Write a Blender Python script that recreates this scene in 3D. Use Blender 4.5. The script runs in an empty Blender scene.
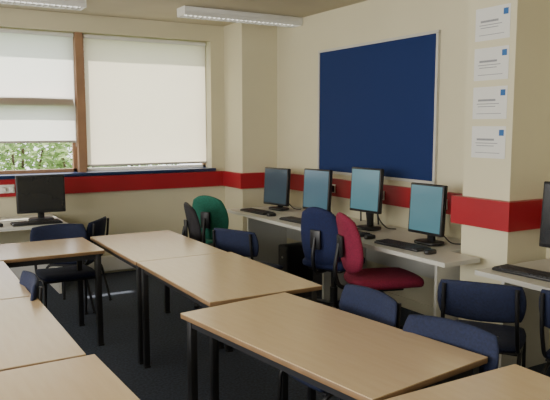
import bpy, bmesh, math, random
from mathutils import Vector, Matrix
random.seed(4)
COL = bpy.context.scene.collection

# ---------------- materials ----------------
def mat(name, col, rough=0.6, var=0.0, scale=8.0, col2=None, metal=0.0, emit=None, estr=0.0, stretch=(1,1,1), bump=0.0, spec=0.5, detail=4):
    m = bpy.data.materials.new(name); m.use_nodes = True
    nt = m.node_tree; b = nt.nodes['Principled BSDF']
    b.inputs['Base Color'].default_value = (*col, 1)
    b.inputs['Roughness'].default_value = rough
    b.inputs['Metallic'].default_value = metal
    b.inputs['Specular IOR Level'].default_value = spec
    if emit:
        b.inputs['Emission Color'].default_value = (*emit, 1)
        b.inputs['Emission Strength'].default_value = estr
    if var > 0 or col2 or bump > 0:
        tc = nt.nodes.new('ShaderNodeTexCoord'); mp = nt.nodes.new('ShaderNodeMapping')
        mp.inputs['Scale'].default_value = stretch
        nz = nt.nodes.new('ShaderNodeTexNoise'); nz.inputs['Scale'].default_value = scale
        nz.inputs['Detail'].default_value = detail
        nt.links.new(tc.outputs['Object'], mp.inputs['Vector']); nt.links.new(mp.outputs['Vector'], nz.inputs['Vector'])
        cr = nt.nodes.new('ShaderNodeValToRGB')
        c2 = col2 if col2 else tuple(c*(1-var) for c in col)
        cr.color_ramp.elements[0].position = 0.35; cr.color_ramp.elements[1].position = 0.65
        cr.color_ramp.elements[0].color = (*c2, 1); cr.color_ramp.elements[1].color = (*col, 1)
        nt.links.new(nz.outputs['Fac'], cr.inputs['Fac']); nt.links.new(cr.outputs['Color'], b.inputs['Base Color'])
        if bump > 0:
            bp = nt.nodes.new('ShaderNodeBump'); bp.inputs['Strength'].default_value = bump; bp.inputs['Distance'].default_value = 0.01
            nt.links.new(nz.outputs['Fac'], bp.inputs['Height']); nt.links.new(bp.outputs['Normal'], b.inputs['Normal'])
    return m

def trans_mat(name, col, tcol, fac, var=0.0, scale=3):
    m = bpy.data.materials.new(name); m.use_nodes = True
    nt = m.node_tree; nt.nodes.clear()
    o = nt.nodes.new('ShaderNodeOutputMaterial'); mx = nt.nodes.new('ShaderNodeMixShader')
    d = nt.nodes.new('ShaderNodeBsdfDiffuse'); t = nt.nodes.new('ShaderNodeBsdfTranslucent')
    d.inputs['Color'].default_value = (*col, 1); t.inputs['Color'].default_value = (*tcol, 1)
    if var > 0:
        tc = nt.nodes.new('ShaderNodeTexCoord'); nz = nt.nodes.new('ShaderNodeTexNoise'); nz.inputs['Scale'].default_value = scale
        cr = nt.nodes.new('ShaderNodeValToRGB')
        cr.color_ramp.elements[0].position = .35; cr.color_ramp.elements[1].position = .65
        cr.color_ramp.elements[0].color = (*[c*(1-var) for c in tcol], 1); cr.color_ramp.elements[1].color = (*tcol, 1)
        nt.links.new(tc.outputs['Object'], nz.inputs['Vector']); nt.links.new(nz.outputs['Fac'], cr.inputs['Fac'])
        nt.links.new(cr.outputs['Color'], t.inputs['Color'])
    mx.inputs[0].default_value = fac
    nt.links.new(d.outputs[0], mx.inputs[1]); nt.links.new(t.outputs[0], mx.inputs[2]); nt.links.new(mx.outputs[0], o.inputs[0])
    return m

M = {}
M['wall'] = mat('wall_paint', (0.655, 0.61, 0.43), 0.7, 0.05, 1.5)
M['ceil'] = mat('ceiling_paint', (0.50, 0.45, 0.33), 0.85, 0.06, 2)
M['carpet'] = mat('carpet', (0.050, 0.064, 0.096), 0.95, 0.5, 60, bump=0.4)
M['wood'] = mat('table_laminate', (0.60, 0.445, 0.265), 0.24, 0, 7, col2=(0.575, 0.42, 0.245), stretch=(5, .6, 1), spec=0.95)
M['woodedge'] = mat('table_edge', (0.22, 0.13, 0.06), 0.5, 0.2, 10)
M['black'] = mat('black_metal', (0.012, 0.012, 0.014), 0.45, 0.1, 20)
M['plastic'] = mat('black_plastic', (0.014, 0.014, 0.016), 0.4, 0.1, 20)
M['navy'] = mat('navy_fabric', (0.009, 0.016, 0.055), 0.85, 0.35, 90, bump=0.2)
M['blue'] = mat('blue_fabric', (0.009, 0.018, 0.085), 0.85, 0.3, 90, bump=0.2)
M['blk'] = mat('charcoal_fabric', (0.02, 0.018, 0.022), 0.85, 0.3, 90, bump=0.2)
M['maroon'] = mat('maroon_fabric', (0.24, 0.010, 0.045), 0.85, 0.3, 90, bump=0.2)
M['green'] = mat('green_fabric', (0.014, 0.15, 0.10), 0.85, 0.3, 90, bump=0.2)
M['red'] = mat('red_trunking', (0.36, 0.014, 0.024), 0.4, 0.1, 3)
M['board'] = mat('blue_felt', (0.004, 0.022, 0.12), 0.9, 0.15, 120, bump=0.15)
M['alu'] = mat('pale_frame', (0.55, 0.53, 0.48), 0.4, 0.05, 6)
M['sill'] = mat('blue_sill', (0.012, 0.03, 0.10), 0.3, 0.1, 4)
M['frame'] = mat('brown_frame', (0.38, 0.22, 0.125), 0.5, 0.15, 6)
M['desk'] = mat('pale_desk', (0.60, 0.59, 0.53), 0.4, 0.04, 4)
M['white'] = mat('white_plastic', (0.75, 0.74, 0.70), 0.4, 0.04, 5)
M['paper'] = mat('paper', (0.70, 0.70, 0.67), 0.8, 0.03, 5)
M['ink'] = mat('grey_ink', (0.28, 0.29, 0.31), 0.8, 0.1, 40)
M['inkblue'] = mat('blue_ink', (0.03, 0.13, 0.35), 0.7, 0.1, 40)
M['scr_on'] = mat('screen_teal', (0.02, 0.05, 0.065), 0.15, 0.1, 3, emit=(0.12, 0.27, 0.31), estr=0.68)
M['scr_dim'] = mat('screen_dim', (0.02, 0.045, 0.06), 0.15, 0.1, 3, emit=(0.10, 0.19, 0.24), estr=0.6)
M['scr_low'] = mat('screen_low', (0.02, 0.03, 0.04), 0.15, 0.1, 3, emit=(0.05, 0.08, 0.10), estr=0.5)
M['scr_off'] = mat('screen_off', (0.012, 0.014, 0.018), 0.18, 0.1, 3)
M['key'] = mat('key_caps', (0.03, 0.03, 0.034), 0.5, 0.2, 60)
M['louvre'] = mat('louvre', (0.74, 0.74, 0.70), 0.35, 0.05, 8)
M['tube'] = mat('lamp_glow', (0.8, 0.8, 0.76), 0.3, 0.02, 8, emit=(1, .98, .9), estr=2.0)
M['blindL'] = trans_mat('blind_cool', (0.6, 0.6, 0.55), (0.92, 0.91, 0.86), 0.70, 0.03)
M['blindR'] = trans_mat('blind_cream', (0.6, 0.56, 0.45), (0.88, 0.80, 0.64), 0.58, 0.03)
M['leaf'] = trans_mat('leaf', (0.18, 0.30, 0.10), (0.50, 0.66, 0.30), 0.55, 0.5, 4)
M['grass'] = mat('grass', (0.10, 0.22, 0.04), 0.9, 0.4, 4)
M['bark'] = mat('bark', (0.10, 0.07, 0.04), 0.9, 0.4, 14, bump=0.5)
g = bpy.data.materials.new('window_glass'); g.use_nodes = True
nt = g.node_tree; nt.nodes.clear(); o = nt.nodes.new('ShaderNodeOutputMaterial'); mx = nt.nodes.new('ShaderNodeMixShader')
t = nt.nodes.new('ShaderNodeBsdfTransparent'); gl = nt.nodes.new('ShaderNodeBsdfGlossy'); gl.inputs['Roughness'].default_value = .02
mx.inputs[0].default_value = 0.05; nt.links.new(t.outputs[0], mx.inputs[1]); nt.links.new(gl.outputs[0], mx.inputs[2]); nt.links.new(mx.outputs[0], o.inputs[0])
M['glass'] = g

# ---------------- mesh helpers ----------------
def link(ob, parent=None):
    COL.objects.link(ob)
    if parent: ob.parent = parent
    return ob
def empty(name, loc=(0,0,0), rz=0.0):
    e = bpy.data.objects.new(name, None); e.empty_display_size = .1
    e.location = loc; e.rotation_euler = (0,0,rz); COL.objects.link(e); return e
def smooth(me, ang=math.radians(40)):
    for p in me.polygons: p.use_smooth = True
    try: me.set_sharp_from_angle(angle=ang)
    except Exception: pass
def box(name, lo, hi, m, parent=None, bev=0.0, rot=None, rz=0.0):
    c = [(a+b)/2 for a, b in zip(lo, hi)]; s = [abs(b-a) for a, b in zip(lo, hi)]
    bm = bmesh.new(); bmesh.ops.create_cube(bm, size=1)
    for v in bm.verts: v.co = Vector((v.co.x*s[0], v.co.y*s[1], v.co.z*s[2]))
    if bev > 0: bmesh.ops.bevel(bm, geom=bm.edges[:], offset=min(bev, min(s)*.45), segments=2, affect='EDGES', profile=.5)
    me = bpy.data.meshes.new(name); bm.to_mesh(me); bm.free()
    me.materials.append(m if not isinstance(m, str) else M[m])
    if bev > 0: smooth(me)
    ob = bpy.data.objects.new(name, me); ob.location = c
    ob.rotation_euler = rot if rot else (0, 0, rz)
    return link(ob, parent)
def cyl(name, c, r, h, m, parent=None, seg=20, rot=(0,0,0), r2=None):
    bm = bmesh.new(); bmesh.ops.create_cone(bm, cap_ends=True, segments=seg, radius1=r, radius2=r if r2 is None else r2, depth=h)
    me = bpy.data.meshes.new(name); bm.to_mesh(me); bm.free(); me.materials.append(M[m]); smooth(me)
    ob = bpy.data.objects.new(name, me); ob.location = c; ob.rotation_euler = rot
    return link(ob, parent)
def fillet(pts, r=.04, n=5):
    P = [Vector(p) for p in pts]; out = [P[0]]
    for i in range(1, len(P)-1):
        a, b, c = P[i-1], P[i], P[i+1]
        d1 = (a-b); d2 = (c-b); rr = min(r, d1.length*.45, d2.length*.45)
        s = b+d1.normalized()*rr; e = b+d2.normalized()*rr
        for k in range(n+1):
            u = k/n; out.append(s*(1-u)**2 + b*2*u*(1-u) + e*u*u)
    out.append(P[-1]); return out
def tube(name, pts, r, m, parent=None, fr=.04, seg=10):
    P = fillet(pts, fr); bm = bmesh.new(); rings = []
    up = Vector((.13, .21, .97)).normalized(); prev = None
    for i, p in enumerate(P):
        t = (P[min(i+1, len(P)-1)]-P[max(i-1, 0)]).normalized()
        if prev is None:
            n = t.cross(up)
            if n.length < .1: n = t.cross(Vector((1, 0, 0)))
        else: n = prev - t*prev.dot(t)
        n.normalize(); prev = n; b = t.cross(n)
        rings.append([bm.verts.new(p+n*math.cos(a)*r+b*math.sin(a)*r) for a in [2*math.pi*k/seg for k in range(seg)]])
    for i in range(len(rings)-1):
        for k in range(seg):
            bm.faces.new((rings[i][k], rings[i][(k+1) % seg], rings[i+1][(k+1) % seg], rings[i+1][k]))
    bm.faces.new(rings[0][::-1]); bm.faces.new(rings[-1])
    bmesh.ops.recalc_face_normals(bm, faces=bm.faces[:])
    me = bpy.data.meshes.new(name); bm.to_mesh(me); bm.free(); me.materials.append(M[m]); smooth(me, math.radians(60))
    return link(bpy.data.objects.new(name, me), parent)
def pad(name, w, h, t, m, parent, f, k=.55, n=14):
    bm = bmesh.new(); G = [{}, {}]
    for side in (0, 1):
        for i in range(n+1):
            for j in range(n+1):
                u = math.sin(math.pi/2*(2*i/n-1)); v = math.sin(math.pi/2*(2*j/n-1))
                edge = i in (0, n) or j in (0, n)
                if side == 1 and edge: G[1][i, j] = G[0][i, j]; continue
                s = max(abs(u), abs(v)); th = t/2*math.sqrt(max(0, 1-s**8))
                du = u*math.sqrt(1-v*v/2); dv = v*math.sqrt(1-u*u/2)
                x = ((1-k)*u+k*du)*w/2; z = ((1-k)*v+k*dv)*h/2
                G[side][i, j] = bm.verts.new(f(x, z, th if side == 0 else -th))
    for side in (0, 1):
        for i in range(n):
            for j in range(n):
                q = [G[side][i, j], G[side][i+1, j], G[side][i+1, j+1], G[side][i, j+1]]
                bm.faces.new(q if side else q[::-1])
    bmesh.ops.recalc_face_normals(bm, faces=bm.faces[:])
    me = bpy.data.meshes.new(name); bm.to_mesh(me); bm.free(); me.materials.append(M[m])
    for p in me.polygons: p.use_smooth = True
    return link(bpy.data.objects.new(name, me), parent)

# ---------------- room shell ----------------
XL, XR, YB, YW, H = -2.4, 3.9, -2.6, 7.03, 2.78
SILL, WT = 1.12, 2.60
box('floor', (XL-.2, YB-.2, -.1), (XR+.2, YW+.3, 0), 'carpet')
box('ceiling', (XL-.2, YB-.2, H), (XR+.2, YW+.3, H+.15), 'ceil')
box('wall_right', (XR, YB-.2, 0), (XR+.2, YW+.3, H), 'wall')
box('wall_rear', (XL-.2, YB-.2, 0), (XR, YB, H), 'wall')
def joined(name, boxes, m, parent=None, bev=0):
    bm = bmesh.new()
    for lo, hi in boxes:
        r = bmesh.ops.create_cube(bm, size=1)['verts']
        for v in r:
            v.co = Vector([(a+b)/2 + v.co[i]*(b-a) for i, (a, b) in enumerate(zip(lo, hi))])
    me = bpy.data.meshes.new(name); bm.to_mesh(me); bm.free(); me.materials.append(M[m])
    return link(bpy.data.objects.new(name, me), parent)
joined('wall_window', [((XL, YW, 0), (XR, YW+.3, SILL)), ((XL, YW, WT), (XR, YW+.3, H)), ((3.27, YW, SILL), (XR, YW+.3, WT)),
                       ((XL, YW, SILL), (-2.1, YW+.3, WT))], 'wall')
joined('wall_left', [((XL-.2, YB, 0), (XL, YW+.3, 1.0)), ((XL-.2, YB, 2.55), (XL, YW+.3, H)), ((XL-.2, YB, 1.0), (XL, -1.5, 2.55)),
                     ((XL-.2, 5.2, 1.0), (XL, YW+.3, 2.55)), ((XL-.2, 1.8, 1.0), (XL, 2.0, 2.55))], 'wall')
box('wall_column', (3.44, 6.57, 0), (XR, YW, H), 'wall')
box('wall_pillar', (3.50, 2.89, 0), (XR, 3.30, H), 'wall')
T0, T1 = .91, 1.085
joined('trim_1', [((XL, YW-.05, T0), (3.44, YW, T1))], 'red')
joined('trim_2', [((3.39, 6.52, T0), (3.44, YW-.05, T1)), ((3.44, 6.52, T0), (XR, 6.57, T1))], 'red')
joined('trim_3', [((XR-.05, 3.30, T0), (XR, 6.52, T1))], 'red')
joined('trim_4', [((3.44, 2.84, T0+.02), (3.50, 3.35, T1+.04)), ((3.50, 2.84, T0+.02), (XR, 2.89, T1+.04))], 'red')
joined('trim_5', [((XR-.05, YB, T0), (XR, 2.84, T1))], 'red')
box('baseboard_window', (XL, YW-.09, .04), (3.42, YW, .20), 'white', bev=.01)
joined('baseboard_right', [((XR-.015, 3.30, 0), (XR, 6.57, .09)), ((XR-.015, YB, 0), (XR, 2.89, .09)), ((3.485, 2.89, 0), (3.5, 3.3, .09))], 'wall')
box('window_sill', (-2.1, YW-.06, SILL-.03), (3.30, YW+.2, SILL+.005), 'sill', bev=.006)

bays = [(-2.08, -1.24), (-1.16, .24), (.32, 1.73), (1.81, 3.26)]
fy0, fy1 = YW+.15, YW+.20
for n, (a, b) in enumerate(bays):
    e = empty('window_%d' % (n+1), ((a+b)/2, fy0, SILL)); x0 = a-(a+b)/2; x1 = -x0
    hh = WT-SILL
    fw = .035
    box('frame_left', (x0, 0, 0), (x0+fw, .05, hh), 'frame', e); box('frame_right', (x1-fw, 0, 0), (x1, .05, hh), 'frame', e)
    box('frame_bottom', (x0, 0, 0.005), (x1, .05, .04), 'white' if n == 3 else 'frame', e); box('frame_top', (x0, 0, hh-.04), (x1, .05, hh), 'frame', e)
    box('pane', (x0+fw, .02, .04), (x1-fw, .026, hh-.04), 'glass', e)
    if n < 3:
        box('transom', (x0+fw, -.050, .71), (x1-fw, .05, .80), 'frame', e)
        if n == 2: box('casement_bar', (x0+.4, 0, .04), (x0+.43, .04, .35), 'frame', e)
for n, x in enumerate([-1.20, .28, 1.77]):
    box('window_mullion', (x-.038, YW+.05, SILL+.005), (x+.038, YW+.24, WT), 'frame')
def blind(a, b, zb, m, y=YW+.09):
    e = empty('roller_blind', ((a+b)/2, y, WT)); w = (b-a)/2
    bm = bmesh.new(); nx, nz = 24, 20; vs = {}
    for i in range(nx+1):
        for j in range(nz+1):
            x = -w+2*w*i/nx; z = -.04 - (WT-.04-zb)*j/nz
            vs[i, j] = bm.verts.new((x, .003*math.sin(x*7)*j/nz, z))
    for i in range(nx):
        for j in range(nz): bm.faces.new((vs[i, j], vs[i, j+1], vs[i+1, j+1], vs[i+1, j]))
    me = bpy.data.meshes.new('fabric'); bm.to_mesh(me); bm.free(); me.materials.append(M[m])
    for p in me.polygons: p.use_smooth = True
    link(bpy.data.objects.new('fabric', me), e)
    cyl('roller', (0, 0, -.03), .022, 2*w, 'white', e, rot=(0, math.pi/2, 0))
    box('bottom_bar', (-w, -.008, zb-WT-.012), (w, .008, zb-WT+.012), 'alu', e, bev=.004)
    tube('pull_chain', [(w-.01, -.02, -.03), (w-.01, -.02, -1.2)], .003, 'white', e)
blind(-2.06, -1.25, 1.5, 'blindL'); blind(-1.15, .23, 1.45, 'blindL')
blind(.33, 1.72, 1.455, 'blindL'); blind(1.83, 3.24, 1.19, 'blindR')
for n, (a, b) in enumerate([(-1.5, 1.8), (2.0, 5.2)]):
    e = empty('window_%d' % (n+5), (XL-.1, (a+b)/2, 1.0)); h = (b-a)/2
    box('frame_bottom', (-.03, -h, 0), (.03, h, .05), 'frame', e); box('frame_top', (-.03, -h, 1.5), (.03, h, 1.55), 'frame', e)
    for k in range(4):
        yy = -h+.03+(2*h-.06)*k/3; box('frame_post', (-.03, yy-.03, .05), (.03, yy+.03, 1.5), 'frame', e)

# outdoors
box('lawn', (-12, YW+.6, -.4), (16, 30, -.3), 'grass')
def shrub(x, y, r, h, n):
    bm = bmesh.new()
    for k in range(n):
        th = random.uniform(0, 2*math.pi); ph = random.uniform(-.2, 1); rr = r*random.uniform(.55, 1.05)
        c = Vector((math.cos(th)*rr*math.sqrt(1-abs(ph)*.6), math.sin(th)*rr*.7, h*.5+ph*h*.5+random.uniform(-.08, .08)))
        s = random.uniform(.035, .075)
        R = Matrix.Rotation(random.uniform(0, 6.3), 3, 'Z') @ Matrix.Rotation(random.uniform(-1.2, 1.2), 3, 'X') @ Matrix.Rotation(random.uniform(-1, 1), 3, 'Y')
        pts = [(-s, 0, 0), (-.3*s, -.5*s, .1*s), (s, 0, 0), (-.3*s, .5*s, .1*s)]
        bm.faces.new([bm.verts.new(c+R@Vector(p)) for p in pts])
    me = bpy.data.meshes.new('leaves'); bm.to_mesh(me); bm.free(); me.materials.append(M['leaf'])
    e = empty('garden_shrub', (x, y, -.3)); link(bpy.data.objects.new('leaves', me), e)
    for k in range(4):
        a = k*1.6; tube('stem', [(0.05*math.cos(a), .05*math.sin(a), .01), (.2*math.cos(a), .2*math.sin(a), h*.4), (.45*r*math.cos(a), .4*r*math.sin(a), h*.85)], .02, 'bark', e)
for (x, y, r, h) in [(-.6, 10.6, .9, 1.9), (.7, 10.2, .8, 1.7), (1.7, 10.9, .9, 1.85), (2.6, 10.2, .8, 1.7), (3.6, 10.7, .9, 1.9), (1.1, 12.2, 1.1, 2.0), (2.6, 12.4, 1.1, 2.1)]:
    shrub(x, y, r, h, 1300)

# ---------------- ceiling lights ----------------
def fixture(x0, x1, y):
    e = empty('fluorescent_light', ((x0+x1)/2, y, H)); w = (x1-x0)/2
    box('housing', (-w, -.10, -.05), (w, .10, 0), 'louvre', e, bev=.01)
    box('rail_front', (-w, -.10, -.085), (w, -.088, -.05), 'louvre', e); box('rail_back', (-w, .088, -.085), (w, .10, -.05), 'louvre', e)
    box('end_cap', (-w-.01, -.10, -.085), (-w, .10, 0), 'white', e); box('end_cap', (w, -.10, -.085), (w+.01, .10, 0), 'white', e)
    cyl('lamp_tube', (0, 0, -.065), .012, 2*w-.04, 'tube', e, rot=(0, math.pi/2, 0))
    n = 26
    joined('louvre_blades', [((-w+2*w*i/n-.002, -.088, -.085), (-w+2*w*i/n+.002, .088, -.052)) for i in range(1, n)], 'louvre', e)
fixture(2.54, 3.88, 6.12); fixture(.30, 1.60, 6.22); fixture(2.5, 3.7, 3.4); fixture(.3, 1.5, 3.4)

# ---------------- pinboard & papers ----------------
e = empty('notice_board', (XR, 4.83, 1.765)); yl, zl = .845, .61
box('felt_panel', (-.018, -yl, -zl), (-.001, yl, zl), 'board', e)
for nme, lo, hi in [('frame_top', (-.028, -yl-.02, zl-.005), (-.001, yl+.02, zl+.02)), ('frame_bottom', (-.028, -yl-.02, -zl-.02), (-.001, yl+.02, -zl+.005)),
                    ('frame_near', (-.028, -yl-.02, -zl), (-.001, -yl+.005, zl)), ('frame_far', (-.028, yl-.005, -zl), (-.001, yl+.02, zl))]:
    box(nme, lo, hi, 'alu', e)
for i, z in enumerate([1.51, 1.775, 2.035, 2.30]):
    e = empty('paper_notice', (3.5, 3.085, z))
    box('sheet', (-.003, -.145, -.108), (-.0005, .145, .108), 'paper', e)
    box('logo', (-.004, -.13, .045), (-.003, -.09, .085), 'inkblue', e)
    for k, (w0, w1, zz, t) in enumerate([(-.05, .10, .025, .014), (-.08, .11, -.004, .005), (-.05, .10, -.022, .005), (-.10, .11, -.07, .004)]):
        box('text_line', (-.004, w0, zz-t), (-.003, w1, zz), 'ink', e)

# ---------------- classroom tables ----------------
def table(x, y, w, l, rz=0.0):
    e = empty('classroom_table', (x, y, 0), rz); a, b = w/2, l/2
    box('top_edge', (-a, -b, .694), (a, b, .7165), 'woodedge', e, bev=.003)
    box('laminate_top', (-a+.001, -b+.001, .7165), (a-.001, b-.001, .72), 'wood', e)
    i = .02
    for k, (sx, sy) in enumerate([(-1, -1), (1, -1), (1, 1), (-1, 1)]):
        cx, cy = sx*(a-i-.02), sy*(b-i-.02)
        box('leg_%d' % (k+1), (cx-.019, cy-.019, .012), (cx+.019, cy+.019, .694), 'black', e, bev=.004)
        box('foot_%d' % (k+1), (cx-.021, cy-.021, 0), (cx+.021, cy+.021, .014), 'plastic', e)
    for s in (-1, 1):
        box('side_rail', (s*(a-i-.02)-.0125, -b+.06, .655), (s*(a-i-.02)+.0125, b-.06, .693), 'black', e)
        box('end_rail', (-a+.06, s*(b-i-.02)-.0125, .655), (a-.06, s*(b-i-.02)+.0125, .693), 'black', e)
table(1.715, 3.555, .70, 1.155); table(1.70, 4.715, .68, 1.15)
table(1.565, 2.285, .65, 1.27, math.radians(7.5))
table(1.665, 1.01, .67, 1.17)
table(.69, 4.975, 1.22, .64)
table(.275, 3.05, .69, 1.04); table(.26, 4.10, .69, 1.03)
table(.30, 1.915, .73, 1.18, math.radians(1.5)); table(.31, .70, .74, 1.19)

# ---------------- computer desks ----------------
def prism(name, poly, z0, z1, m, parent):
    bm = bmesh.new(); lo = [bm.verts.new((x, y, z0)) for x, y in poly]; hi = [bm.verts.new((x, y, z1)) for x, y in poly]; n = len(poly)
    bm.faces.new(lo[::-1]); bm.faces.new(hi)
    for i in range(n): bm.faces.new((lo[i], lo[(i+1) % n], hi[(i+1) % n], hi[i]))
    bmesh.ops.recalc_face_normals(bm, faces=bm.faces[:])
    me = bpy.data.meshes.new(name); bm.to_mesh(me); bm.free(); me.materials.append(M[m]); return link(bpy.data.objects.new(name, me), parent)
e = empty('computer_desk'); DX = 3.10
prism('desk_top', [(DX, 3.06), (3.435, 3.06), (3.435, 3.36), (3.88, 3.36), (3.88, 6.32), (DX, 6.32)], .69, .72, 'desk', e)
for yy in (3.39, 4.82, 6.28): box('panel_leg', (DX+.25, yy-.012, 0), (3.85, yy+.012, .69), 'desk', e)
box('modesty_panel', (3.84, 3.41, .35), (3.855, 6.26, .69), 'desk', e)
e = empty('computer_desk')
prism('desk_top', [(3.12, .6), (3.84, .6), (3.84, 2.82), (3.12, 2.82)], .69, .72, 'desk', e)
for yy in (.64, 2.79): box('panel_leg', (3.35, yy-.012, 0), (3.82, yy+.012, .69), 'desk', e)
e = empty('computer_desk')
prism('desk_top', [(-.7, 6.12), (1.38, 6.12), (1.38, 6.92), (-.7, 6.92)], .69, .72, 'desk', e)
for xx in (-.66, 1.34): box('panel_leg', (xx-.012, 6.38, 0), (xx+.012, 6.9, .69), 'desk', e)

def tower(x, y):
    e = empty('computer_tower', (x, y, 0))
    box('case', (-.19, -.09, .012), (.19, .09, .40), 'plastic', e, bev=.008)
    box('front_panel', (-.20, -.085, .018), (-.19, .085, .395), 'key', e, bev=.004)
    box('drive_bay', (-.204, -.07, .33), (-.199, .07, .365), 'plastic', e)
    cyl('power_button', (-.202, 0, .28), .012, .006, 'alu', e, rot=(0, math.pi/2, 0))
    for sx in (-.15, .15):
        for sy in (-.06, .06): cyl('foot', (sx, sy, .007), .014, .014, 'plastic', e)
for y in (5.62, 4.98): tower(3.60, y)

def monitor(x, y, rz, scr, w=.42, h=.35, z0=.88, tilt=.06, zd=.72, cab=True):
    """local -Y is the screen side"""
    e = empty('computer_monitor', (x, y, zd), rz); zc = z0-zd
    def T(n, lo, hi, m, bev=.0):
        ob = box(n, lo, hi, m, e, bev=bev); ob.rotation_euler = (-tilt, 0, 0); return ob
    zz = zc+h/2
    T('bezel', (-w/2, -.022, zz-h/2), (w/2, .022, zz+h/2), 'plastic', .008)
    ob = box('screen', (-w/2+.015, -.0015, -h/2+.022), (w/2-.015, .0015, h/2-.016), scr, e)
    ob.rotation_euler = (-tilt, 0, 0); c = Vector((0, -.0225, .003)); c.rotate(Matrix.Rotation(-tilt, 3, 'X')); ob.location = Vector((0, 0, zz))+c
    T('rear_housing', (-w/2+.07, .015, zz-h/2+.06), (w/2-.07, .06, zz+h/2-.06), 'plastic', .015)
    box('stand_neck', (-.03, .035, .01), (.03, .07, zz), 'plastic', e, bev=.008)
    pad('stand_base', .24, .18, .03, 'plastic', e, lambda a, b, t: (a, .03+b, .015+t), k=.8)
    if cab:
        tube('power_cable', [(-.03, .06, zz-.06), (-.08, .10, .006), (-.13, .17, .006), (-.15, .21, .006)], .005, 'plastic', e, fr=.1)
        tube('video_cable', [(.03, .06, zz-.06), (.04, .12, .08), (.10, .16, .006), (.16, .21, .006)], .005, 'plastic', e, fr=.1)
    return e
R90 = math.radians(90)
for (x, y, turn, s, z0, w, h) in [(3.54, 5.97, 12, 'scr_low', .775, .37, .40), (3.54, 5.20, 10, 'scr_dim', .805, .36, .40),
                                  (3.53, 4.43, 7, 'scr_on', .875, .355, .385), (3.48, 3.63, 3, 'scr_on', .80, .34, .385)]:
    monitor(x, y, -R90+math.radians(turn), s, z0=z0, h=h, w=w)
monitor(3.60, 2.48, -R90+math.radians(6), 'scr_off', z0=.85, h=.42, cab=False)
monitor(1.20, 6.42, math.radians(-4), 'scr_off', w=.44, z0=.80, h=.36, cab=False)

def keyboard(x, y, rz, z=.72):
    e = empty('computer_keyboard', (x, y, z), rz)
    box('case', (-.22, -.075, .001), (.22, .075, .018), 'plastic', e, bev=.005)
    bs = []
    for r in range(5):
        for c in range(15):
            x0 = -.21+c*.028; y0 = -.066+r*.027
            if r == 0 and 4 < c < 9: continue
            bs.append(((x0, y0, .016), (x0+.023, y0+.022, .025)))
    bs.append(((-.07, -.066, .016), (.036, -.044, .025)))
    joined('keys', bs, 'key', e)
def mouse(x, y, rz, z=.72):
    e = empty('computer_mouse', (x, y, z), rz)
    pad('shell', .06, .105, .04, 'plastic', e, lambda a, b, t: (a, b, max(.001, .012+t)), k=.9)
for (x, y) in [(3.26, 5.90), (3.28, 5.12), (3.28, 4.36), (3.26, 3.66), (3.30, 2.55)]:
    keyboard(x, y, -R90+math.radians(5)); mouse(x-.01, y-.31, -R90)
keyboard(1.12, 6.22+.02, 0); mouse(.8, 6.24, 0)

def socket_right(y, x=XR-.05):
    e = empty('power_socket', (x, y, .99))
    box('plate', (-.008, -.073, -.043), (-.0003, .073, .043), 'white', e, bev=.003)
    for s in (-1, 1):
        box('plug', (-.055, s*.037-.025, -.035), (-.008, s*.037+.025, .03), 'plastic', e, bev=.006)
        tube('cable', [(-.04, s*.037, -.02), (-.06, s*.04, -.12), (-.07, s*.05-.03, -.262)], .008, 'plastic', e)
for y in (5.58, 5.40, 4.80, 4.64, 4.02, 3.86): socket_right(y)
e = empty('power_socket', (.98, YW-.05, .99))
box('plate', (-.073, -.008, -.043), (.073, -.0003, .043), 'white', e, bev=.003)
for s in (-1, 1): box('plug', (s*.037-.022, -.045, -.03), (s*.037+.022, -.008, .02), 'white', e, bev=.006)

# ---------------- chairs ----------------
def heading(deg):
    return -math.radians(deg)
def stacking_chair(x, y, deg, col='navy', name='stacking_chair'):
    e = empty(name, (x, y, 0), heading(deg))
    pad('seat', .44, .42, .05, col, e, lambda a, b, t: (a, b, .445+t-.012*math.cos(a*6)*(1 if b < .12 else .4)-(.25*(b-.14)**2 if b > .14 else 0)), k=.35)
    pad('backrest', .46, .22, .035, col, e, lambda a, b, t: (a, -.245-.16*b+.75*a*a - t, .695+b), k=.35)
    for s in (-1, 1):
        tube('side_frame', [(s*.205, .19, .012), (s*.20, .17, .415), (s*.195, -.19, .418), (s*.19, -.245, .60), (s*.185, -.262, .78)], .011, 'black', e, fr=.06)
        tube('rear_leg', [(s*.198, .02, .412), (s*.20, -.17, .38), (s*.212, -.25, .012)], .011, 'black', e, fr=.08)
        cyl('foot', (s*.205, .19, .008), .014, .016, 'plastic', e); cyl('foot', (s*.212, -.25, .008), .014, .016, 'plastic', e)
    tube('cross_bar', [(-.2, .15, .41), (.2, .15, .41)], .009, 'black', e); tube('cross_bar', [(-.195, -.17, .41), (.195, -.17, .41)], .009, 'black', e)
    return e
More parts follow.
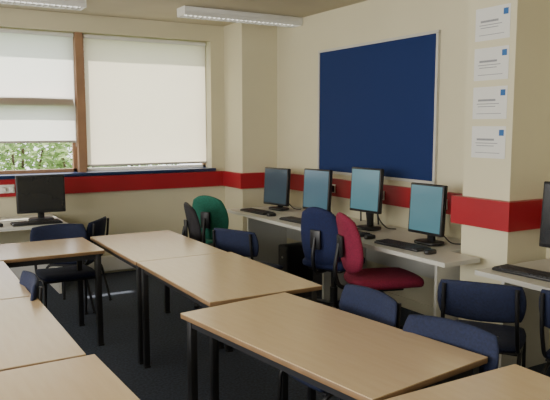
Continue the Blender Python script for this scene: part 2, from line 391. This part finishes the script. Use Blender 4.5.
def swivel_chair(x, y, deg, col, bh=.44, zc=.78, bw=.42, sd=.46):
    e = empty('swivel_chair', (x, y, 0), heading(deg))
    pad('seat', .48, sd, .085, col, e, lambda a, b, t: (a, b+(sd-.46)/2, .475+t-(.6*(b-.14)**2 if b > .14 else 0)+.05*a*a), k=.6)
    def bk(a, b, t):
        w = 1-.12*(b/bh+.5)**2
        return (a*w, -.235-.16*b+.9*a*a-.25*b*b - t, zc+b)
    pad('backrest', bw, bh, .06, col, e, bk, k=.75)
    box('seat_pan', (-.16, -.16, .415), (.16, .16, .44), 'plastic', e, bev=.01)
    tube('back_bracket', [(0, -.05, .42), (0, -.29, .42), (0, -.33, .55), (0, -.295, zc)], .016, 'black', e, fr=.08)
    box('bracket_plate', (-.05, -.30, zc-.1), (.05, -.275, zc+.06), 'plastic', e, bev=.01)
    cyl('gas_column', (0, 0, .30), .025, .24, 'plastic', e); cyl('column_sleeve', (0, 0, .16), .033, .18, 'plastic', e); cyl('hub', (0, 0, .09), .045, .06, 'plastic', e)
    tube('height_lever', [(.05, 0, .41), (.24, 0, .40)], .007, 'black', e)
    for k in range(5):
        a = k*2*math.pi/5+.3; c, s = math.cos(a), math.sin(a)
        tube('base_arm', [(.02*c, .02*s, .10), (.15*c, .15*s, .09), (.27*c, .27*s, .07)], .018, 'plastic', e)
        cyl('castor', (.27*c, .27*s, .026), .026, .04, 'plastic', e, rot=(math.pi/2, 0, a+.6))
        cyl('castor_stem', (.27*c, .27*s, .055), .01, .05, 'plastic', e, seg=8)
    return e
swivel_chair(3.20, 4.44, 68, 'blue', bh=.50, zc=.72)
swivel_chair(3.09, 3.75, 107, 'maroon', bh=.46, zc=.76, sd=.58)
swivel_chair(2.80, 5.84, 55, 'green', zc=.74)
swivel_chair(2.53, 5.34, 104, 'blk', zc=.72)
stacking_chair(2.53, 4.68, 66)
stacking_chair(2.84, 2.48, 56)
stacking_chair(3.08, 1.94, 80)
stacking_chair(1.79, 2.50, 272)
stacking_chair(1.755, 1.855, 257)
stacking_chair(1.16, 5.30, 180)
stacking_chair(1.36, 5.87, 305)
stacking_chair(.38, 3.70, 272)

# ---------------- light ----------------
w = bpy.data.worlds.new('World'); bpy.context.scene.world = w; w.use_nodes = True
bg = w.node_tree.nodes['Background']; bg.inputs['Color'].default_value = (.94, .96, 1.0, 1); bg.inputs['Strength'].default_value = 3.6
sl = bpy.data.lights.new('sun', 'SUN'); sl.energy = 11.5; sl.angle = math.radians(1.5); sl.color = (1, .95, .85)
so = bpy.data.objects.new('sun', sl); COL.objects.link(so); so.location = (0, 12, 9)
d = Vector((.15, -math.cos(math.radians(54)), -math.sin(math.radians(54))))
so.rotation_euler = d.to_track_quat('-Z', 'Y').to_euler()
def area(name, loc, rot, sx, sy, en, col):
    l = bpy.data.lights.new(name, 'AREA'); l.shape = 'RECTANGLE'; l.size = sx; l.size_y = sy; l.energy = en; l.color = col
    o = bpy.data.objects.new(name, l); o.location = loc; o.rotation_euler = rot; COL.objects.link(o)
area('left_opening_fill', (XL-.25, 3.6, 1.78), (0, -R90, 0), 1.5, 3.1, 125, (1, .965, .89))  # fill lamps added just outside the out-of-view left wall openings
area('left_opening_fill', (XL-.25, .15, 1.78), (0, -R90, 0), 1.5, 3.2, 165, (1, .965, .89))

# ---------------- camera ----------------
cd = bpy.data.cameras.new('camera'); cd.lens = 650/550*36; cd.sensor_width = 36; cd.clip_start = .05
co = bpy.data.objects.new('camera', cd); COL.objects.link(co)
co.location = (0, 0, 1.62); co.rotation_euler = (math.radians(90-6.5), 0, math.radians(-30.5))
bpy.context.scene.camera = co
